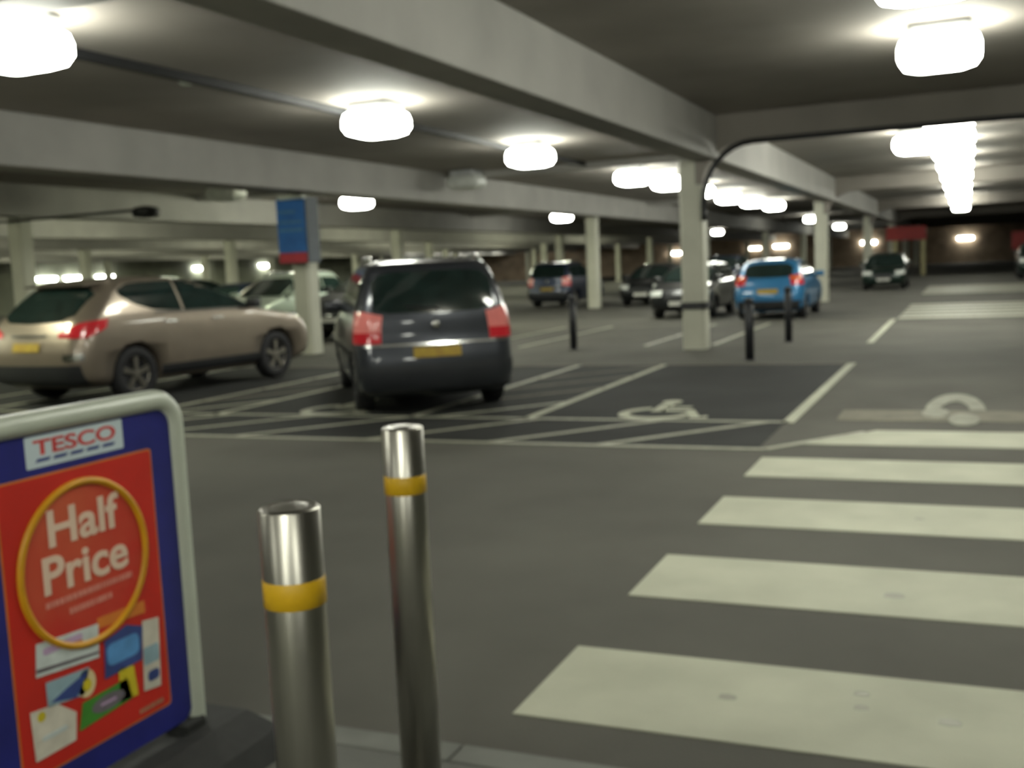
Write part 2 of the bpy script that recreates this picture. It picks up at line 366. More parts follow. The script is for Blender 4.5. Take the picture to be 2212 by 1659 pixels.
for x, z, c in ((-19, 2.80, LIT), (-22, 2.70, LITW), (-31, 2.58, LIT), (-9.7, 2.72, LIT), (-0.1, 2.7, LIT)): batten(x, YE-0.165, z, 'glowing batten light on the brown end wall', 'end wall battens', math.pi/2, c)
for o in LB+BT: bpy.data.objects.remove(o, do_unlink=True)

# trunking, pipes, detector
tag(bobj('cable_trunking', (-8.33, -8.21, 6.9, 24.1, ZC-0.095, ZC-0.004), PLAS), 'dark cable trunking running along the ceiling past the bay lamps', 'trunking')
bm = bmesh.new()
pts = [(-4.09, 18.08, 2.2), (-4.09, 18.08, 2.5)]
for k in range(9):
    a = math.radians(90*k/8); pts.append((-4.09+0.84*(1-math.cos(a)), 18.08, 2.5+0.95*math.sin(a)))
pts += [(-2.7, 18.1, 3.46), (0.5, 18.12, 3.47), (6.0, 18.12, 3.47)]
tube(bm, pts, 0.045, 10)
tag(mesh_obj('drain_pipe', bm, PLAS, smooth=True), 'black pipe curving from the strapped column along the driveway beam', 'pipe')
cp = empty('conduit', (-20.0, 18.0, 3.12)); tag(cp, 'thin conduit ending in a dark round box behind the blue sign', 'conduit')
bm = bmesh.new(); tube(bm, [(-0.5, 0, 0), (0.8, 0, 0), (3.75, 0, 0.02)], 0.03, 8); mesh_obj('tube', bm, PLAS, cp)
bm = bmesh.new(); lathe(bm, [(0.10, -0.13), (0.26, -0.10), (0.30, 0.0), (0.26, 0.08), (0.08, 0.12)], 20, (4.02, 0, -0.03)); mesh_obj('junction_box', bm, PLAS, cp, True)
sd = empty('smoke_detector', (-8.55, 10.5, ZC)); tag(sd, 'small white smoke detector on the slab beside the trunking', 'detector')
bm = bmesh.new(); lathe(bm, [(0.09, 0.0), (0.09, -0.02), (0.07, -0.05), (0.03, -0.06)], 16); mesh_obj('body', bm, WPLA, sd, True)
bm = bmesh.new(); lathe(bm, [(0.11, 0.0), (0.11, -0.012)], 16); mesh_obj('base_ring', bm, HOUS, sd)

# ================================================================== signs
sg = empty('hanging_sign', (-12.17, 17.94, 1.84)); tag(sg, 'blue box sign with red foot strip fixed to the cream column', 'sign')
bobj('side_panel', (-0.34, 0.34, -0.17, 0.262, 0.0, 1.28), SGND, sg, bev=0.012)
bobj('blue_face', (-0.335, 0.31, -0.185, -0.17, 0.21, 1.27), SGNB, sg)
bobj('red_strip', (-0.335, 0.31, -0.185, -0.17, 0.01, 0.205), SGNR, sg)
for z0, z1, w in ((0.78, 0.83, 0.27), (0.98, 1.03, 0.2), (0.62, 0.68, 0.28)): bobj('text_band', (-0.30, -0.30+2*w, -0.189, -0.185, z0, z1), SGNL, sg)
bobj('top_lamp', (-0.22, 0.36, -0.30, -0.18, 1.24, 1.31), WPLA, sg, bev=0.01)
def banner(x, y, z0, z1, w, label):
    b = empty('banner', (x, y, 0)); tag(b, label, 'banner')
    bobj('panel', (-w/2, w/2, -0.04, 0.04, z0, z1), BANR, b, bev=0.01)
    for s in (-0.28, 0.42): bobj('post', (s*w-0.14, s*w+0.14, 0.05, 0.3, 0.0, z1-0.05), TAN, b)
banner(-3.4, 70.0, 2.15, 2.98, 2.3, 'red banner on two tan posts beside the dark parked car')
banner(3.6, 70.0, 1.30, 2.35, 2.3, 'red banner on tan posts by the dark green car')

# pavement sign, facing +X, standing on the pavement
PX, PY0, PY1, PZ0, PZ1 = -2.30, 1.81, 2.665, 0.13, 1.215
A = empty('pavement_sign', (PX, (PY0+PY1)/2, 0.012)); tag(A, 'white framed blue pavement sign with red half price poster on black base', 'sign')
AY = (PY0+PY1)/2
def s3(u, v, w): return (w, u-AY, v-0.012)      # u = world Y, v = world Z, w = out of the face
bm = bmesh.new()
fr = rrect(PY0+0.02, PY1-0.02, PZ0-0.06, PZ1-0.02, 0.085, 8)
tube(bm, [s3(u, v, -0.012) for u, v in fr], 0.033, 12, closed=True)
mesh_obj('frame', bm, WPLA, A, True)
bm = bmesh.new(); prism(bm, rrect(PY0+0.045, PY1-0.045, PZ0+0.03, PZ1-0.045, 0.05), 0.03, lambda u, v, w: s3(u, v, w-0.03)); panel = mesh_obj('panel', bm, BLUEP, A)
RY0, RY1, RZ0, RZ1 = 1.955, 2.518, 0.247, 1.048
def onp(name, poly, material, parent, d=0.0012, w0=0.0):
    bm = bmesh.new(); prism(bm, poly, d, lambda u, v, w: s3(u, v, w0+w)); return mesh_obj(name, bm, material, parent)
pb = onp('poster_border', rrect(RY0-0.006, RY1+0.006, RZ0-0.006, RZ1+0.006, 0.012, 3), ORNG, A, 0.001)
poster = onp('poster', rrect(RY0, RY1, RZ0, RZ1, 0.01, 3), REDP, A, 0.0012, 0.001)
W1 = 0.0024
CY, CZ, CR = 2.232, 0.776, 0.232
onp('disc', arc(CY, CZ, CR, CR, 0, 354, 60), REDD, poster, 0.0008, W1)
bm = bmesh.new(); tube(bm, [s3(CY+CR*math.cos(a*math.pi/32), CZ+CR*math.sin(a*math.pi/32), W1) for a in range(64)], 0.011, 8, closed=True); mesh_obj('gold_ring', bm, GOLD, poster, True)
T = 0.0036
text_obj('lettering', 'Half', 2.105, 0.848, 0.265, 0.105, CREAM, poster, s3, w0=T)
text_obj('lettering', 'Price', 2.075, 0.722, 0.315, 0.105, CREAM, poster, s3, w0=T)
def smallprint(u0, u1, v, h, material, n):        # illegible small print: a row of short strokes
    bm = bmesh.new(); r = random.Random(int(v*1000)); x = u0
    while x < u1-0.004:
        w = r.uniform(0.006, 0.016); prism(bm, [(x, v), (min(x+w, u1), v), (min(x+w, u1), v+h), (x, v+h)], 0.0008, lambda u, vv, ww: s3(u, vv, T+ww)); x += w + r.uniform(0.002, 0.005)
    mesh_obj('small_print', bm, material, poster)
smallprint(2.075, 2.40, 0.686, 0.017, PINKP, 24); smallprint(2.155, 2.315, 0.648, 0.017, PINKP, 12)
smallprint(2.385, 2.487, 0.262, 0.014, PACKS['rust'], 8)
def pack(name, poly, m, extra=()):
    o = onp(name, poly, PACKS[m], poster, 0.001, T)
    for i, (pl, mm) in enumerate(extra): onp('pack_print', pl, PACKS[mm], o, 0.0006, T+0.001+0.0006*i)
def rr(a, b, c, d, r=0.008): return rrect(a, b, c, d, r, 3)
onp('flash', [(2.25, 0.575), (2.44, 0.562), (2.44, 0.60), (2.25, 0.605)], ORNG, poster, 0.0008, T)
pack('product_pack', [(2.02, 0.515), (2.245, 0.492), (2.252, 0.59), (2.03, 0.605)], 'white', [(rr(2.05, 0.0+2.19, 0.565, 0.585), 'lilac'), (rr(2.14, 2.19, 0.548, 0.568), 'rust'), ([(2.022, 0.527), (2.243, 0.505), (2.243, 0.512), (2.022, 0.537)], 'grey')])
pack('product_pack', [(2.26, 0.42), (2.41, 0.425), (2.425, 0.525), (2.36, 0.55), (2.27, 0.53)], 'navy', [(rr(2.275, 2.405, 0.45, 0.515, 0.02), 'sky')])
pack('product_pack', [(2.41, 0.325), (2.482, 0.316), (2.495, 0.53), (2.425, 0.54)], 'pale', [(rr(2.418, 2.485, 0.40, 0.455), 'teal'), (rr(2.43, 2.478, 0.345, 0.378, 0.012), 'navy')])
pack('product_pack', [(2.05, 0.42), (2.18, 0.407), (2.205, 0.478), (2.05, 0.49)], 'teal', [([(2.06, 0.43), (2.15, 0.41), (2.2, 0.47), (2.12, 0.45)], 'navy')])
pack('product_tub', arc(2.19, 0.435, 0.035, 0.04, 0, 340, 16), 'cream', [(arc(2.192, 0.43, 0.016, 0.018, 0, 340, 10), 'yellow')])
pack('product_pack', [(2.31, 0.33), (2.385, 0.325), (2.375, 0.42), (2.315, 0.43)], 'yellow')
pack('product_pack', [(2.15, 0.31), (2.36, 0.325), (2.345, 0.392), (2.17, 0.385)], 'green', [(arc(2.265, 0.352, 0.065, 0.024, 0, 345, 18), 'grey'), (rr(2.235, 2.295, 0.348, 0.356, 0.003), 'lilac')])
pack('product_bag', [(1.995, 0.29), (2.135, 0.292), (2.145, 0.37), (2.08, 0.42), (1.99, 0.43)], 'pale', [(arc(2.025, 0.405, 0.014, 0.014, 0, 340, 10), 'yellow'), (rr(2.02, 2.11, 0.335, 0.35), 'white')])
# logo plate
logo = onp('logo_plate', rr(2.058, 2.414, 1.074, 1.161, 0.004), LOGOW, A, 0.0012, 0.0)
text_obj('logo_lettering', 'TESCO', 2.085, 1.107, 0.30, 0.042, LOGOR, logo, s3, w0=0.0012, d=0.001)
for k in range(5):
    u = 2.088+k*0.06; onp('logo_dash', [(u, 1.089), (u+0.046, 1.089), (u+0.054, 1.098), (u+0.008, 1.098)], LOGOB, logo, 0.001, 0.0012)
bm = bmesh.new(); prism(bm, [(-0.26, 0.0), (0.26, 0.0), (0.22, 0.075), (0.09, 0.115), (-0.09, 0.115), (-0.22, 0.075)], 1.0, lambda u, v, w: (u, w-0.46, v))
base = mesh_obj('base', bm, RUB, A)
for k in (-0.36, 0.36): bobj('foot_socket', (-0.06, 0.03, k-0.05, k+0.05, 0.10, 0.145), RUB, A, bev=0.008)
bobj('clip', (0.0, 0.012, -0.17, -0.07, 1.168, 1.184), CHRO, A, bev=0.004)

# ================================================================== bollards
def steel_bollard(x, y, label):
    b = empty('steel_bollard', (x, y, 0.012)); tag(b, label, 'bollard'); h = 1.127
    bm = bmesh.new(); lathe(bm, [(0.056, 0.0), (0.056, h-0.006), (0.050, h), (0.047, h-0.002), (0.030, h+0.002), (0.001, h+0.004)], 40); mesh_obj('post', bm, STEEL, b, True)
    bm = bmesh.new(); lathe(bm, [(0.0560, 0.945), (0.0572, 0.946), (0.0572, 0.994), (0.0560, 0.995)], 40); mesh_obj('yellow_band', bm, YEL, b, True)
    bm = bmesh.new(); lathe(bm, [(0.085, 0.0), (0.085, 0.006), (0.058, 0.010)], 32); mesh_obj('base_plate', bm, STEEL, b, True)
steel_bollard(-1.134, 1.586, 'brushed steel bollard with yellow band next to the pavement sign')
steel_bollard(-1.405, 2.503, 'brushed steel bollard with yellow band at the kerb edge by the zebra')
def black_bollard(x, y, label, h=0.95):
    b = empty('black_bollard', (x, y, 0)); tag(b, label, 'bollard')
    bm = bmesh.new(); lathe(bm, [(0.068, 0.0), (0.068, h-0.12), (0.060, h-0.115), (0.060, h-0.10), (0.068, h-0.095), (0.068, h-0.03), (0.05, h-0.008), (0.001, h)], 20); mesh_obj('post', bm, BLK, b, True)
    bm = bmesh.new(); lathe(bm, [(0.10, 0.0), (0.10, 0.012), (0.07, 0.02)], 20); mesh_obj('base_plate', bm, BLK, b, True)
black_bollard(-6.69, 18.55, 'black post bollard between the dark grey people carrier and strapped column', 1.0)
black_bollard(-3.02, 16.2, 'black post bollard behind the empty disabled bay')
black_bollard(-2.95, 19.6, 'black post bollard close behind the blue hatchback tail', 1.0)

# ================================================================== cars
class Car:
    """horizontal slices (z, rear y, front y, half width); y forward, x right"""
    def __init__(s, lev, rc, wheels, wr, bow=0.07):
        s.rc, s.bow, s.wheels, s.wr = rc, bow, wheels, wr
        s.tab = []
        n = len(lev)
        for i in range(n-1):
            for k in range(4):
                t = k/4; p0, p1, p2, p3 = lev[max(0, i-1)], lev[i], lev[i+1], lev[min(n-1, i+2)]
                row = []
                for a, b, c, d in zip(p0, p1, p2, p3):
                    v = 0.5*((2*b)+(c-a)*t+(2*a-5*b+4*c-d)*t*t+(-a+3*b-3*c+d)*t**3)
                    lo, hi = min(b, c), max(b, c); v = min(max(v, lo-0.02), hi+0.02); row.append(v)
                row[0] = lev[i][0]+(lev[i+1][0]-lev[i][0])*t
                s.tab.append(row)
        s.tab.append(list(lev[-1]))
    def at(s, z):
        T = s.tab
        if z <= T[0][0]: return T[0]
        for a, b in zip(T, T[1:]):
            if z <= b[0]:
                t = (z-a[0])/(b[0]-a[0]); return [p+(q-p)*t for p, q in zip(a, b)]
        return T[-1]
    def dims(s, row):
        z, yr, yf, hw = row; r = min(s.rc, hw*0.95, (yf-yr)*0.3); return z, yr, yf, hw, r
    def ring(s, row, nc=8, ns=10):
        z, yr, yf, hw, r = s.dims(row); pts = []
        def bowy(x, end): return s.bow*((x/hw)**2)*end
        for k in range(-5, 6): x = (hw-r)*k/5; pts.append((x, yr+bowy(x, 1)))
        b = bowy(hw-r, 1)
        for k in range(1, nc): a = math.radians(90*k/nc); pts.append((hw-r+r*math.sin(a), yr+b+r*(1-math.cos(a))))
        for k in range(ns+1): pts.append((hw, yr+b+r+(yf-yr-2*b-2*r)*k/ns))
        for k in range(1, nc): a = math.radians(90*k/nc); pts.append((hw-r+r*math.cos(a), yf-b-r+r*math.sin(a)))
        for k in range(-5, 6): x = -(hw-r)*k/5; pts.append((x, yf-bowy(x, 1)))
        for k in range(1, nc): a = math.radians(90*k/nc); pts.append((-(hw-r)-r*math.sin(a), yf-b-r*(1-math.cos(a))))
        for k in range(ns+1): pts.append((-hw, yf-b-r-(yf-yr-2*b-2*r)*k/ns))
        for k in range(1, nc): a = math.radians(90*k/nc); pts.append((-(hw-r)-r*math.cos(a), yr+b+r-r*math.sin(a)))
        return [(x, y, z) for x, y in pts]
    def endy(s, x, z, front=False):
        z, yr, yf, hw, r = s.dims(s.at(z)); ax = abs(x); b = s.bow*((min(ax, hw-r)/hw)**2)
        if ax > hw-r: q = min(1, (ax-(hw-r))/r); b += r*(1-math.sqrt(max(0, 1-q*q)))
        return yf-b if front else yr+b
    def sidex(s, y, z):
        z, yr, yf, hw, r = s.dims(s.at(z)); b = s.bow*(((hw-r)/hw)**2)
        d = min(y-(yr+b), (yf-b)-y)
        if d >= r: return hw
        q = 1-max(0, d)/r; return hw-r+r*math.sqrt(max(0, 1-q*q))
    def wrap(s, d, z, side):          # d = distance along the outline from the rear-corner start
        z, yr, yf, hw, r = s.dims(s.at(z)); b = s.bow*(((hw-r)/hw)**2)
        if d < 0: x = hw-r+d; return (side*x, yr+s.bow*((x/hw)**2)), (0, -1)
        L = r*math.pi/2
        if d < L: a = d/r; return (side*(hw-r+r*math.sin(a)), yr+b+r*(1-math.cos(a))), (side*math.sin(a), -math.cos(a))
        return (side*hw, yr+b+r+d-L), (side, 0)
def grid(bm, rows):
    V = [[bm.verts.new(p) for p in r] for r in rows]
    for a, b in zip(V, V[1:]):
        for i in range(len(a)-1): bm.faces.new((a[i], a[i+1], b[i+1], b[i]))
def lerpc(t, pts):        # piecewise linear curve
    for a, b in zip(pts, pts[1:]):
        if t <= b[0]: return a[1]+(b[1]-a[1])*(t-a[0])/max(1e-9, b[0]-a[0])
    return pts[-1][1]
OFF = 0.007
def end_patch(car, name, x0, x1, lo, hi, m, parent, front=False, off=OFF, n=16, nz=10):
    bm = bmesh.new(); rows = []
    for i in range(n+1):
        x = x0+(x1-x0)*i/n; a = lerpc(abs(x), lo); b = lerpc(abs(x), hi)
        rows.append([(x, car.endy(x, a+(b-a)*k/nz, front)+(off if front else -off), a+(b-a)*k/nz) for k in range(nz+1)])
    grid(bm, rows); return mesh_obj(name, bm, m, parent, True)
def side_patch(car, name, side, ys, m, parent, off=OFF, n=18, nz=8):   # ys: [(y, zlo, zhi)]
    bm = bmesh.new(); rows = []; lo = [(a, b) for a, b, c in ys]; hi = [(a, c) for a, b, c in ys]
    for i in range(n+1):
        y = ys[0][0]+(ys[-1][0]-ys[0][0])*i/n; a = lerpc(y, lo); b = lerpc(y, hi)
        rows.append([(side*(car.sidex(y, a+(b-a)*k/nz)+off), y, a+(b-a)*k/nz) for k in range(nz+1)])
    grid(bm, rows); return mesh_obj(name, bm, m, parent, True)
def wrap_patch(car, name, side, d0, d1, lo, hi, m, parent, off=0.012, n=14, nz=8):
    bm = bmesh.new(); rows = []
    for i in range(n+1):
        d = d0+(d1-d0)*i/n; a = lerpc(d, lo); b = lerpc(d, hi); row = []
        for k in range(nz+1):
            z = a+(b-a)*k/nz; (x, y), (nx, ny) = car.wrap(d, z, side); row.append((x+nx*off, y+ny*off, z))
        rows.append(row)
    grid(bm, rows); return mesh_obj(name, bm, m, parent, True)

def body_mesh(car, bodymat, root):
    bm = bmesh.new(); rings = [[bm.verts.new(p) for p in car.ring(row)] for row in car.tab]
    for a, b in zip(rings, rings[1:]):
        for i in range(len(a)): bm.faces.new((a[i], a[(i+1) % len(a)], b[(i+1) % len(a)], b[i]))
    bm.faces.new(rings[0]); bm.faces.new(rings[-1])
    body = mesh_obj('body', bm, bodymat, root, True)
    cb = bmesh.new()
    hw = max(r[3] for r in car.tab)
    for yy in car.wheels:
        for s in (-1, 1):
            lathe(cb, [(car.wr+0.055, s*(hw-0.28)), (car.wr+0.055, s*(hw+0.1))], 28, (0, yy, car.wr+0.005), 'X')
    cut = mesh_obj('cut', cb, PLAS); cut.parent = None
    md = body.modifiers.new('b', 'BOOLEAN'); md.operation = 'DIFFERENCE'; md.object = cut; md.solver = 'EXACT'
    bpy.context.view_layer.update()
    cut.matrix_world = root.matrix_world
    bake(body); bpy.data.objects.remove(cut, do_unlink=True)
    return body
def wheel(car, y, side, root, spokes=5):
    hw = max(r[3] for r in car.tab); R = car.wr; x1 = side*(hw-0.02); x0 = side*(hw-0.23)
    bm = bmesh.new()
    lathe(bm, [(R*0.62, x0), (R*0.93, x0), (R, x0+side*0.03), (R, x1-side*0.03), (R*0.95, x1-side*0.006), (R*0.70, x1), (R*0.64, x1-side*0.02), (R*0.60, x1-side*0.05)], 32, (0, y, R), 'X')
    w = mesh_obj('wheel', bm, TYRE, root, True)
    bm = bmesh.new(); xs = x1-side*0.02
    for k in range(spokes):
        a = 2*math.pi*k/spokes+0.3
        def q(r, t): return (y+r*math.cos(a+t), R+r*math.sin(a+t))
        pl = [q(R*0.12, -0.6), q(R*0.64, -0.16), q(R*0.64, 0.16), q(R*0.12, 0.6)]
        prism(bm, pl, 0.03, lambda u, v, ww: (xs-side*0.03+side*ww, u, v))
    lathe(bm, [(0.001, xs+side*0.004), (R*0.16, xs), (R*0.17, xs-side*0.04)], 16, (0, y, R), 'X')
    lathe(bm, [(R*0.60, xs-side*0.02), (R*0.66, xs), (R*0.68, xs-side*0.02), (R*0.60, xs-side*0.05)], 32, (0, y, R), 'X', cap=False)
    rim = mesh_obj('rim', bm, RIM, w)
    return w
def plate(car, z, w, m, root, front=False, h=0.11):
    return end_patch(car, 'number_plate', -w/2, w/2, [(0, z-h/2), (9, z-h/2)], [(0, z+h/2), (9, z+h/2)], m, root, front, off=0.02, n=4, nz=2)
def mirror(car, y, z, root, m):
    for s in (-1, 1):
        bm = bmesh.new(); x = car.sidex(y, z); xa, xb = sorted((s*(x-0.02), s*(x+0.20)))
        box(bm, xa, xb, y-0.05, y+0.07, z, z+0.14, bev=0.03); mesh_obj('mirror', bm, m, root, True)

# ---------------- people carrier
MV = Car([(.20, -2.05, 2.02, .76), (.28, -2.20, 2.20, .84), (.45, -2.25, 2.25, .872), (.60, -2.25, 2.24, .876), (.74, -2.225, 2.16, .876), (.86, -2.20, 1.98, .872), (.97, -2.19, 1.55, .865), (1.06, -2.18, 1.10, .852), (1.18, -2.155, .88, .828), (1.32, -2.115, .62, .79), (1.46, -2.06, .34, .745), (1.57, -2.01, .12, .70), (1.65, -1.94, -.05, .645), (1.69, -1.78, -.25, .54), (1.705, -1.45, -.55, .38)], 0.26, (-1.36, 1.35), 0.315)
def people_carrier(loc, rz, pm, label, tailm=TAILP, rails=True):
    r = empty('people_carrier', (0, 0, 0)); tag(r, label, 'car'); c = MV
    body_mesh(c, pm, r)
    end_patch(c, 'rear_window', -0.66, 0.66, [(0, 1.11), (0.5, 1.12), (0.66, 1.16)], [(0, 1.565), (0.45, 1.56), (0.62, 1.52), (0.66, 1.46)], GLASS, r)
    end_patch(c, 'windscreen', -0.70, 0.70, [(0, 1.10), (9, 1.10)], [(0, 1.56), (0.5, 1.56), (0.7, 1.42)], GLASS, r, True)
    for s in (-1, 1):
        side_patch(c, 'side_window', s, [(-1.88, 1.20, 1.44), (-1.70, 1.15, 1.53), (-0.98, 1.12, 1.56)], GLASS, r)
        side_patch(c, 'side_window', s, [(-0.92, 1.12, 1.56), (-0.05, 1.10, 1.56)], GLASS, r)
        side_patch(c, 'side_window', s, [(0.02, 1.10, 1.555), (0.25, 1.10, 1.46), (0.85, 1.09, 1.12)], GLASS, r)
        tl = wrap_patch(c, 'tail_light', s, -0.02, 0.36, [(-0.02, 0.80), (9, 0.80)], [(-0.02, 1.10), (0.2, 1.15), (0.36, 1.15)], tailm, r)
        wrap_patch(c, 'lower_lens', s, -0.015, 0.35, [(-1, 0.805), (9, 0.805)], [(-1, 0.92), (9, 0.92)], TAIL, tl, off=0.016)
        end_patch(c, 'headlight', *sorted((s*0.45, s*0.82)), [(0, 0.68), (9, 0.68)], [(0, 0.84), (9, 0.88)], HEAD, r, True, n=8, nz=4)
        for yy in (-0.95, 0.05): side_patch(c, 'door_handle', s, [(yy-0.1, 0.93, 0.955), (yy+0.1, 0.93, 0.955)], PLAS, r, off=0.02, n=4, nz=2)
        side_patch(c, 'rubbing_strip', s, [(-0.9, 0.60, 0.66), (0.9, 0.60, 0.66)], PLAS, r, off=0.014, n=8, nz=2)
        for yy in c.wheels: wheel(c, yy, s, r)
        if rails:
            bm = bmesh.new(); tube(bm, [(s*0.60, -1.75, 1.65), (s*0.61, -1.6, 1.72), (s*0.61, -0.6, 1.74), (s*0.60, -0.2, 1.68)], 0.018, 8); mesh_obj('roof_rail', bm, CHRO, r, True)
    end_patch(c, 'bumper_trim', -0.80, 0.80, [(0, 0.765), (9, 0.765)], [(0, 0.79), (9, 0.79)], CHRO, r, off=0.014, nz=2)
    end_patch(c, 'rear_bumper', -0.86, 0.86, [(0, 0.24), (9, 0.26)], [(0, 0.56), (9, 0.60)], mats_bumper, r, off=0.03)
    end_patch(c, 'grille', -0.38, 0.38, [(0, 0.62), (9, 0.62)], [(0, 0.78), (9, 0.78)], PLAS, r, True)
    plate(c, 0.69, 0.52, PLATE, r)
    plate(c, 0.48, 0.52, PLATEW, r, True)
    bm = bmesh.new(); tube(bm, [(0.05, -2.19, 1.13), (0.02, -2.185, 1.16), (-0.32, -2.175, 1.19)], 0.010, 6); mesh_obj('rear_wiper', bm, PLAS, r)
    bm = bmesh.new(); lathe(bm, [(0.045, 0), (0.05, 0.006), (0.03, 0.012)], 20); 
    for v in bm.verts: v.co = Vector((v.co.x, -2.205-v.co.z, 0.98+v.co.y))
    mesh_obj('badge', bm, CHRO, r, True)
    mirror(c, 0.78, 1.08, r, pm)
    r.location = loc; r.rotation_euler = (0, 0, rz); return r
mats_bumper = mat('dark_bumper', (0.018, 0.020, 0.024), 0.45)

# ---------------- crossover
SV = Car([(.24, -2.18, 2.12, .83), (.34, -2.34, 2.34, .92), (.52, -2.40, 2.40, .945), (.70, -2.40, 2.38, .95), (.86, -2.36, 2.29, .95), (.97, -2.32, 2.10, .945), (1.06, -2.28, 1.62, .935), (1.13, -2.24, 1.20, .92), (1.22, -2.15, 1.00, .89), (1.36, -2.00, .66, .83), (1.50, -1.84, .30, .76), (1.59, -1.70, .06, .70), (1.64, -1.55, -.15, .62), (1.67, -1.25, -.42, .48), (1.68, -1.0, -.65, .36)], 0.30, (-1.40, 1.42), 0.365, bow=0.09)
def crossover(loc, rz, pm, label):
    r = empty('crossover', (0, 0, 0)); tag(r, label, 'car'); c = SV
    body_mesh(c, pm, r)
    end_patch(c, 'rear_window', -0.68, 0.68, [(0, 1.10), (0.5, 1.12), (0.68, 1.20)], [(0, 1.57), (0.5, 1.56), (0.68, 1.46)], GLASS, r)
    end_patch(c, 'windscreen', -0.74, 0.74, [(0, 1.16), (9, 1.16)], [(0, 1.58), (0.5, 1.58), (0.74, 1.42)], GLASS, r, True)
    for s in (-1, 1):
        side_patch(c, 'side_window', s, [(-1.50, 1.43, 1.50), (-1.30, 1.30, 1.575), (-1.0, 1.21, 1.59), (-0.50, 1.18, 1.60)], GLASS, r)
        side_patch(c, 'side_window', s, [(-0.45, 1.18, 1.60), (0.02, 1.17, 1.58), (0.30, 1.17, 1.47), (0.86, 1.16, 1.21)], GLASS, r)
        side_patch(c, 'window_trim', s, [(-1.0, 1.165, 1.19), (0.88, 1.135, 1.155)], CHRO, r, off=0.012, nz=2)
        wrap_patch(c, 'tail_light', s, -0.10, 0.56, [(-0.1, 0.92), (0.3, 0.90), (0.56, 1.02)], [(-0.1, 0.98), (0.2, 1.10), (0.56, 1.14)], TAIL, r)
        wrap_patch(c, 'reflector', s, 0.02, 0.30, [(-1, 0.62), (9, 0.62)], [(-1, 0.70), (9, 0.72)], CHRO, r, off=0.016, n=8, nz=3)
        end_patch(c, 'headlight', *sorted((s*0.50, s*0.90)), [(0, 0.78), (9, 0.80)], [(0, 0.94), (9, 1.0)], HEAD, r, True, n=8, nz=4)
        for yy in (-0.75, 0.15): side_patch(c, 'door_handle', s, [(yy-0.11, 1.02, 1.05), (yy+0.11, 1.02, 1.05)], CHRO, r, off=0.022, n=4, nz=2)
        side_patch(c, 'sill', s, [(-0.98, 0.30, 0.44), (1.0, 0.30, 0.44)], PLAS, r, off=0.012, n=8, nz=3)
        for yy in c.wheels: wheel(c, yy, s, r)
    end_patch(c, 'rear_bumper', -0.88, 0.88, [(0, 0.28), (9, 0.30)], [(0, 0.56), (9, 0.54)], PLAS, r, off=0.025)
    end_patch(c, 'tailgate_trim', -0.35, 0.35, [(0, 0.93), (9, 0.93)], [(0, 0.96), (9, 0.96)], CHRO, r, off=0.014, nz=2)
    end_patch(c, 'grille', -0.42, 0.42, [(0, 0.66), (9, 0.66)], [(0, 0.88), (9, 0.88)], PLAS, r, True)
    plate(c, 0.80, 0.52, PLATE, r); plate(c, 0.5, 0.52, PLATEW, r, True)
    bm = bmesh.new(); prism(bm, [(-1.90, 1.585), (-1.45, 1.655), (-1.45, 1.63), (-1.88, 1.565)], 1.16, lambda u, v, w: (w-0.58, u, v)); mesh_obj('spoiler', bm, pm, r)
    mirror(c, 0.86, 1.14, r, PLAS)
    r.location = loc; r.rotation_euler = (0, 0, rz); return r

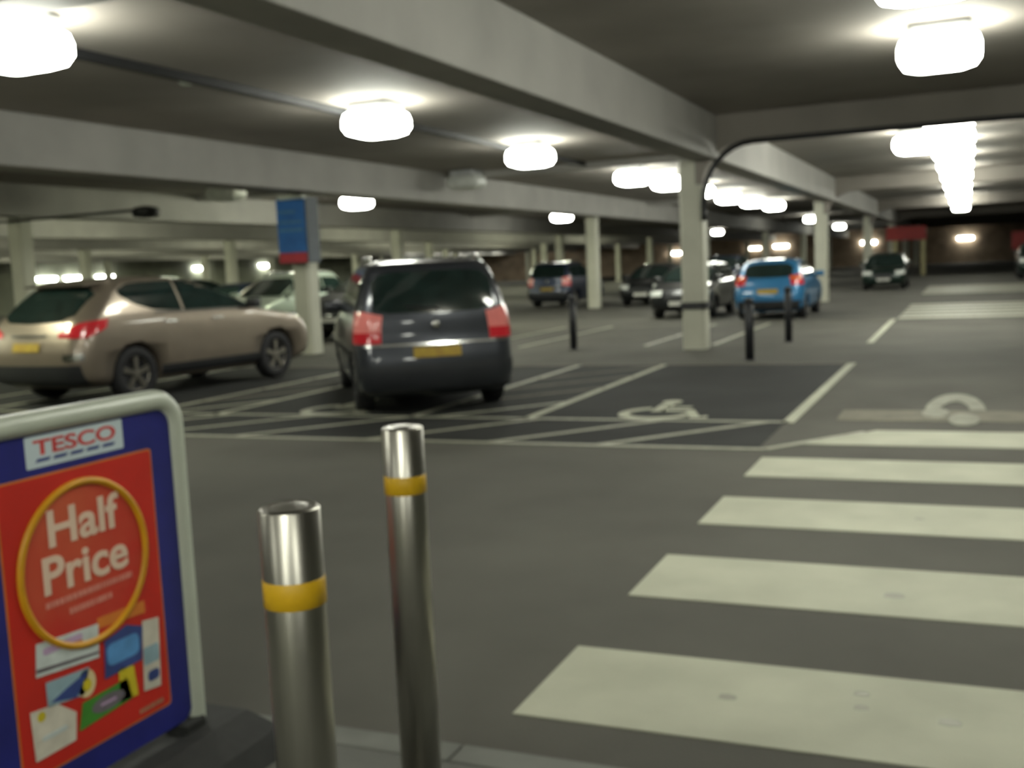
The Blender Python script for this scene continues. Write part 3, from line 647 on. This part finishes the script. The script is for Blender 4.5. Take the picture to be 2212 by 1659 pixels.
# ---------------- hatchback
HB = Car([(.20, -1.82, 1.82, .73), (.30, -1.94, 1.95, .81), (.50, -1.98, 1.98, .838), (.64, -1.975, 1.96, .842), (.75, -1.95, 1.86, .842), (.86, -1.92, 1.52, .835), (.94, -1.90, 1.16, .82), (1.06, -1.85, .90, .785), (1.20, -1.76, .60, .735), (1.33, -1.65, .30, .675), (1.42, -1.50, .05, .60), (1.465, -1.25, -.22, .48), (1.48, -1.0, -.45, .34)], 0.26, (-1.22, 1.24), 0.295)
def hatchback(loc, rz, pm, label, name='hatchback'):
    r = empty(name, (0, 0, 0)); tag(r, label, 'car'); c = HB
    body_mesh(c, pm, r)
    end_patch(c, 'rear_window', -0.58, 0.58, [(0, 1.03), (0.45, 1.04), (0.58, 1.08)], [(0, 1.36), (0.45, 1.355), (0.58, 1.28)], GLASS, r)
    end_patch(c, 'windscreen', -0.64, 0.64, [(0, 0.98), (9, 0.98)], [(0, 1.37), (0.45, 1.37), (0.64, 1.22)], GLASS, r, True)
    for s in (-1, 1):
        side_patch(c, 'side_window', s, [(-1.42, 1.12, 1.25), (-1.15, 1.0, 1.35), (-0.42, 0.99, 1.39)], GLASS, r)
        side_patch(c, 'side_window', s, [(-0.36, 0.99, 1.39), (0.10, 0.98, 1.36), (0.86, 0.97, 1.02)], GLASS, r)
        tl = wrap_patch(c, 'tail_light', s, -0.02, 0.32, [(-1, 0.84), (9, 0.86)], [(-0.02, 1.06), (0.32, 1.12)], TAIL, r)
        wrap_patch(c, 'indicator', s, 0.0, 0.30, [(-1, 0.98), (9, 1.0)], [(-1, 1.04), (9, 1.05)], AMB, tl, off=0.016)
        end_patch(c, 'headlight', *sorted((s*0.45, s*0.80)), [(0, 0.62), (9, 0.64)], [(0, 0.76), (9, 0.80)], HEAD, r, True, n=8, nz=4)
        side_patch(c, 'door_handle', s, [(-0.30, 0.86, 0.885), (-0.12, 0.86, 0.885)], PLAS, r, off=0.02, n=4, nz=2)
        for yy in c.wheels: wheel(c, yy, s, r)
    end_patch(c, 'rear_bumper', -0.82, 0.82, [(0, 0.24), (9, 0.26)], [(0, 0.46), (9, 0.46)], PLAS, r, off=0.02)
    end_patch(c, 'grille', -0.36, 0.36, [(0, 0.50), (9, 0.50)], [(0, 0.66), (9, 0.66)], PLAS, r, True)
    plate(c, 0.70, 0.50, PLATE, r); plate(c, 0.42, 0.50, PLATEW, r, True)
    mirror(c, 0.80, 0.98, r, pm)
    r.location = loc; r.rotation_euler = (0, 0, rz); return r
def clone(src, loc, rz, pm, label):
    t = src.copy(); COL.objects.link(t); t.location = loc; t.rotation_euler = (0, 0, rz); tag(t, label, 'car')
    for ch in list(src.children):
        c = ch.copy(); COL.objects.link(c); c.parent = t
        if ch.name.split('.')[0] in ('body', 'mirror', 'spoiler'):
            sl = c.material_slots[0]
            if sl.material and sl.material.name.startswith('car_paint'): sl.link = 'OBJECT'; sl.material = pm
        for g in ch.children: d = g.copy(); COL.objects.link(d); d.parent = c
    return t

D = math.radians
GREY = paint('dark_grey', (0.042, 0.046, 0.056)); BRN = paint('bronze', (0.26, 0.215, 0.17), 0.35, 0.6)
BLU = paint('blue', (0.022, 0.155, 0.33), 0.4, 0.3); BLK2 = paint('black', (0.012, 0.014, 0.016)); SILV = paint('silver_green', (0.40, 0.47, 0.40), 0.35, 0.5)
DGRN = paint('dark_green', (0.012, 0.03, 0.024)); NAVY = paint('navy', (0.02, 0.03, 0.06)); PEWT = paint('pewter', (0.16, 0.18, 0.16))
def at_rear_axle(x, y, car, a):   # origin from the rear-axle ground point
    oy = car.wheels[0]; return (x+math.sin(a)*oy*1.0, y-math.cos(a)*oy, 0.004)
a = D(35.5)
mv = people_carrier(at_rear_axle(-5.78, 10.98, MV, a), a, GREY, 'dark grey people carrier parked at an angle across the hatched bays')
a = D(-5.5)
sv = crossover(at_rear_axle(-11.22, 11.28, SV, a), a, BRN, 'bronze brown crossover parked beside the dark grey people carrier')
hb = hatchback((-4.45, 28.3, 0.004), D(0), BLU, 'bright blue hatchback parked behind the black bollards')
clone(hb, (-7.0, 29.6, 0.004), D(180), BLK2, 'black hatchback parked just left of the bright blue hatchback')
clone(sv, (-14.1, 24.3, 0.004), D(180), BLK2, 'black crossover behind the column with the blue sign')
clone(mv, (-17.4, 24.6, 0.004), D(180), SILV, 'pale green silver people carrier behind the bronze crossover')
clone(mv, (-14.6, 40.0, 0.0), D(0), NAVY, 'navy people carrier beyond the dark grey people carrier roof')
clone(hb, (-10.6, 38.5, 0.0), D(180), BLK2, 'black hatchback right of the far slim column')
clone(sv, (-9.4, 44.6, 0.0), D(180), NAVY, 'navy crossover seen behind the strapped column')
clone(hb, (-3.05, 47.0, 0.0), D(180), DGRN, 'dark hatchback facing the crossing in front of the red banner')
clone(sv, (3.1, 55.0, 0.0), D(180), DGRN, 'dark green crossover by the right wall end')
clone(hb, (-20.4, 42.0, 0.0), D(0), PEWT, 'pewter hatchback in the far bays behind the navy people carrier')
clone(hb, (-23.5, 30.5, 0.0), D(180), NAVY, 'navy hatchback in the bays beyond the bronze crossover')
clone(sv, (-27.0, 33.0, 0.0), D(0), BLK2, 'black crossover far back beside the wall side columns')
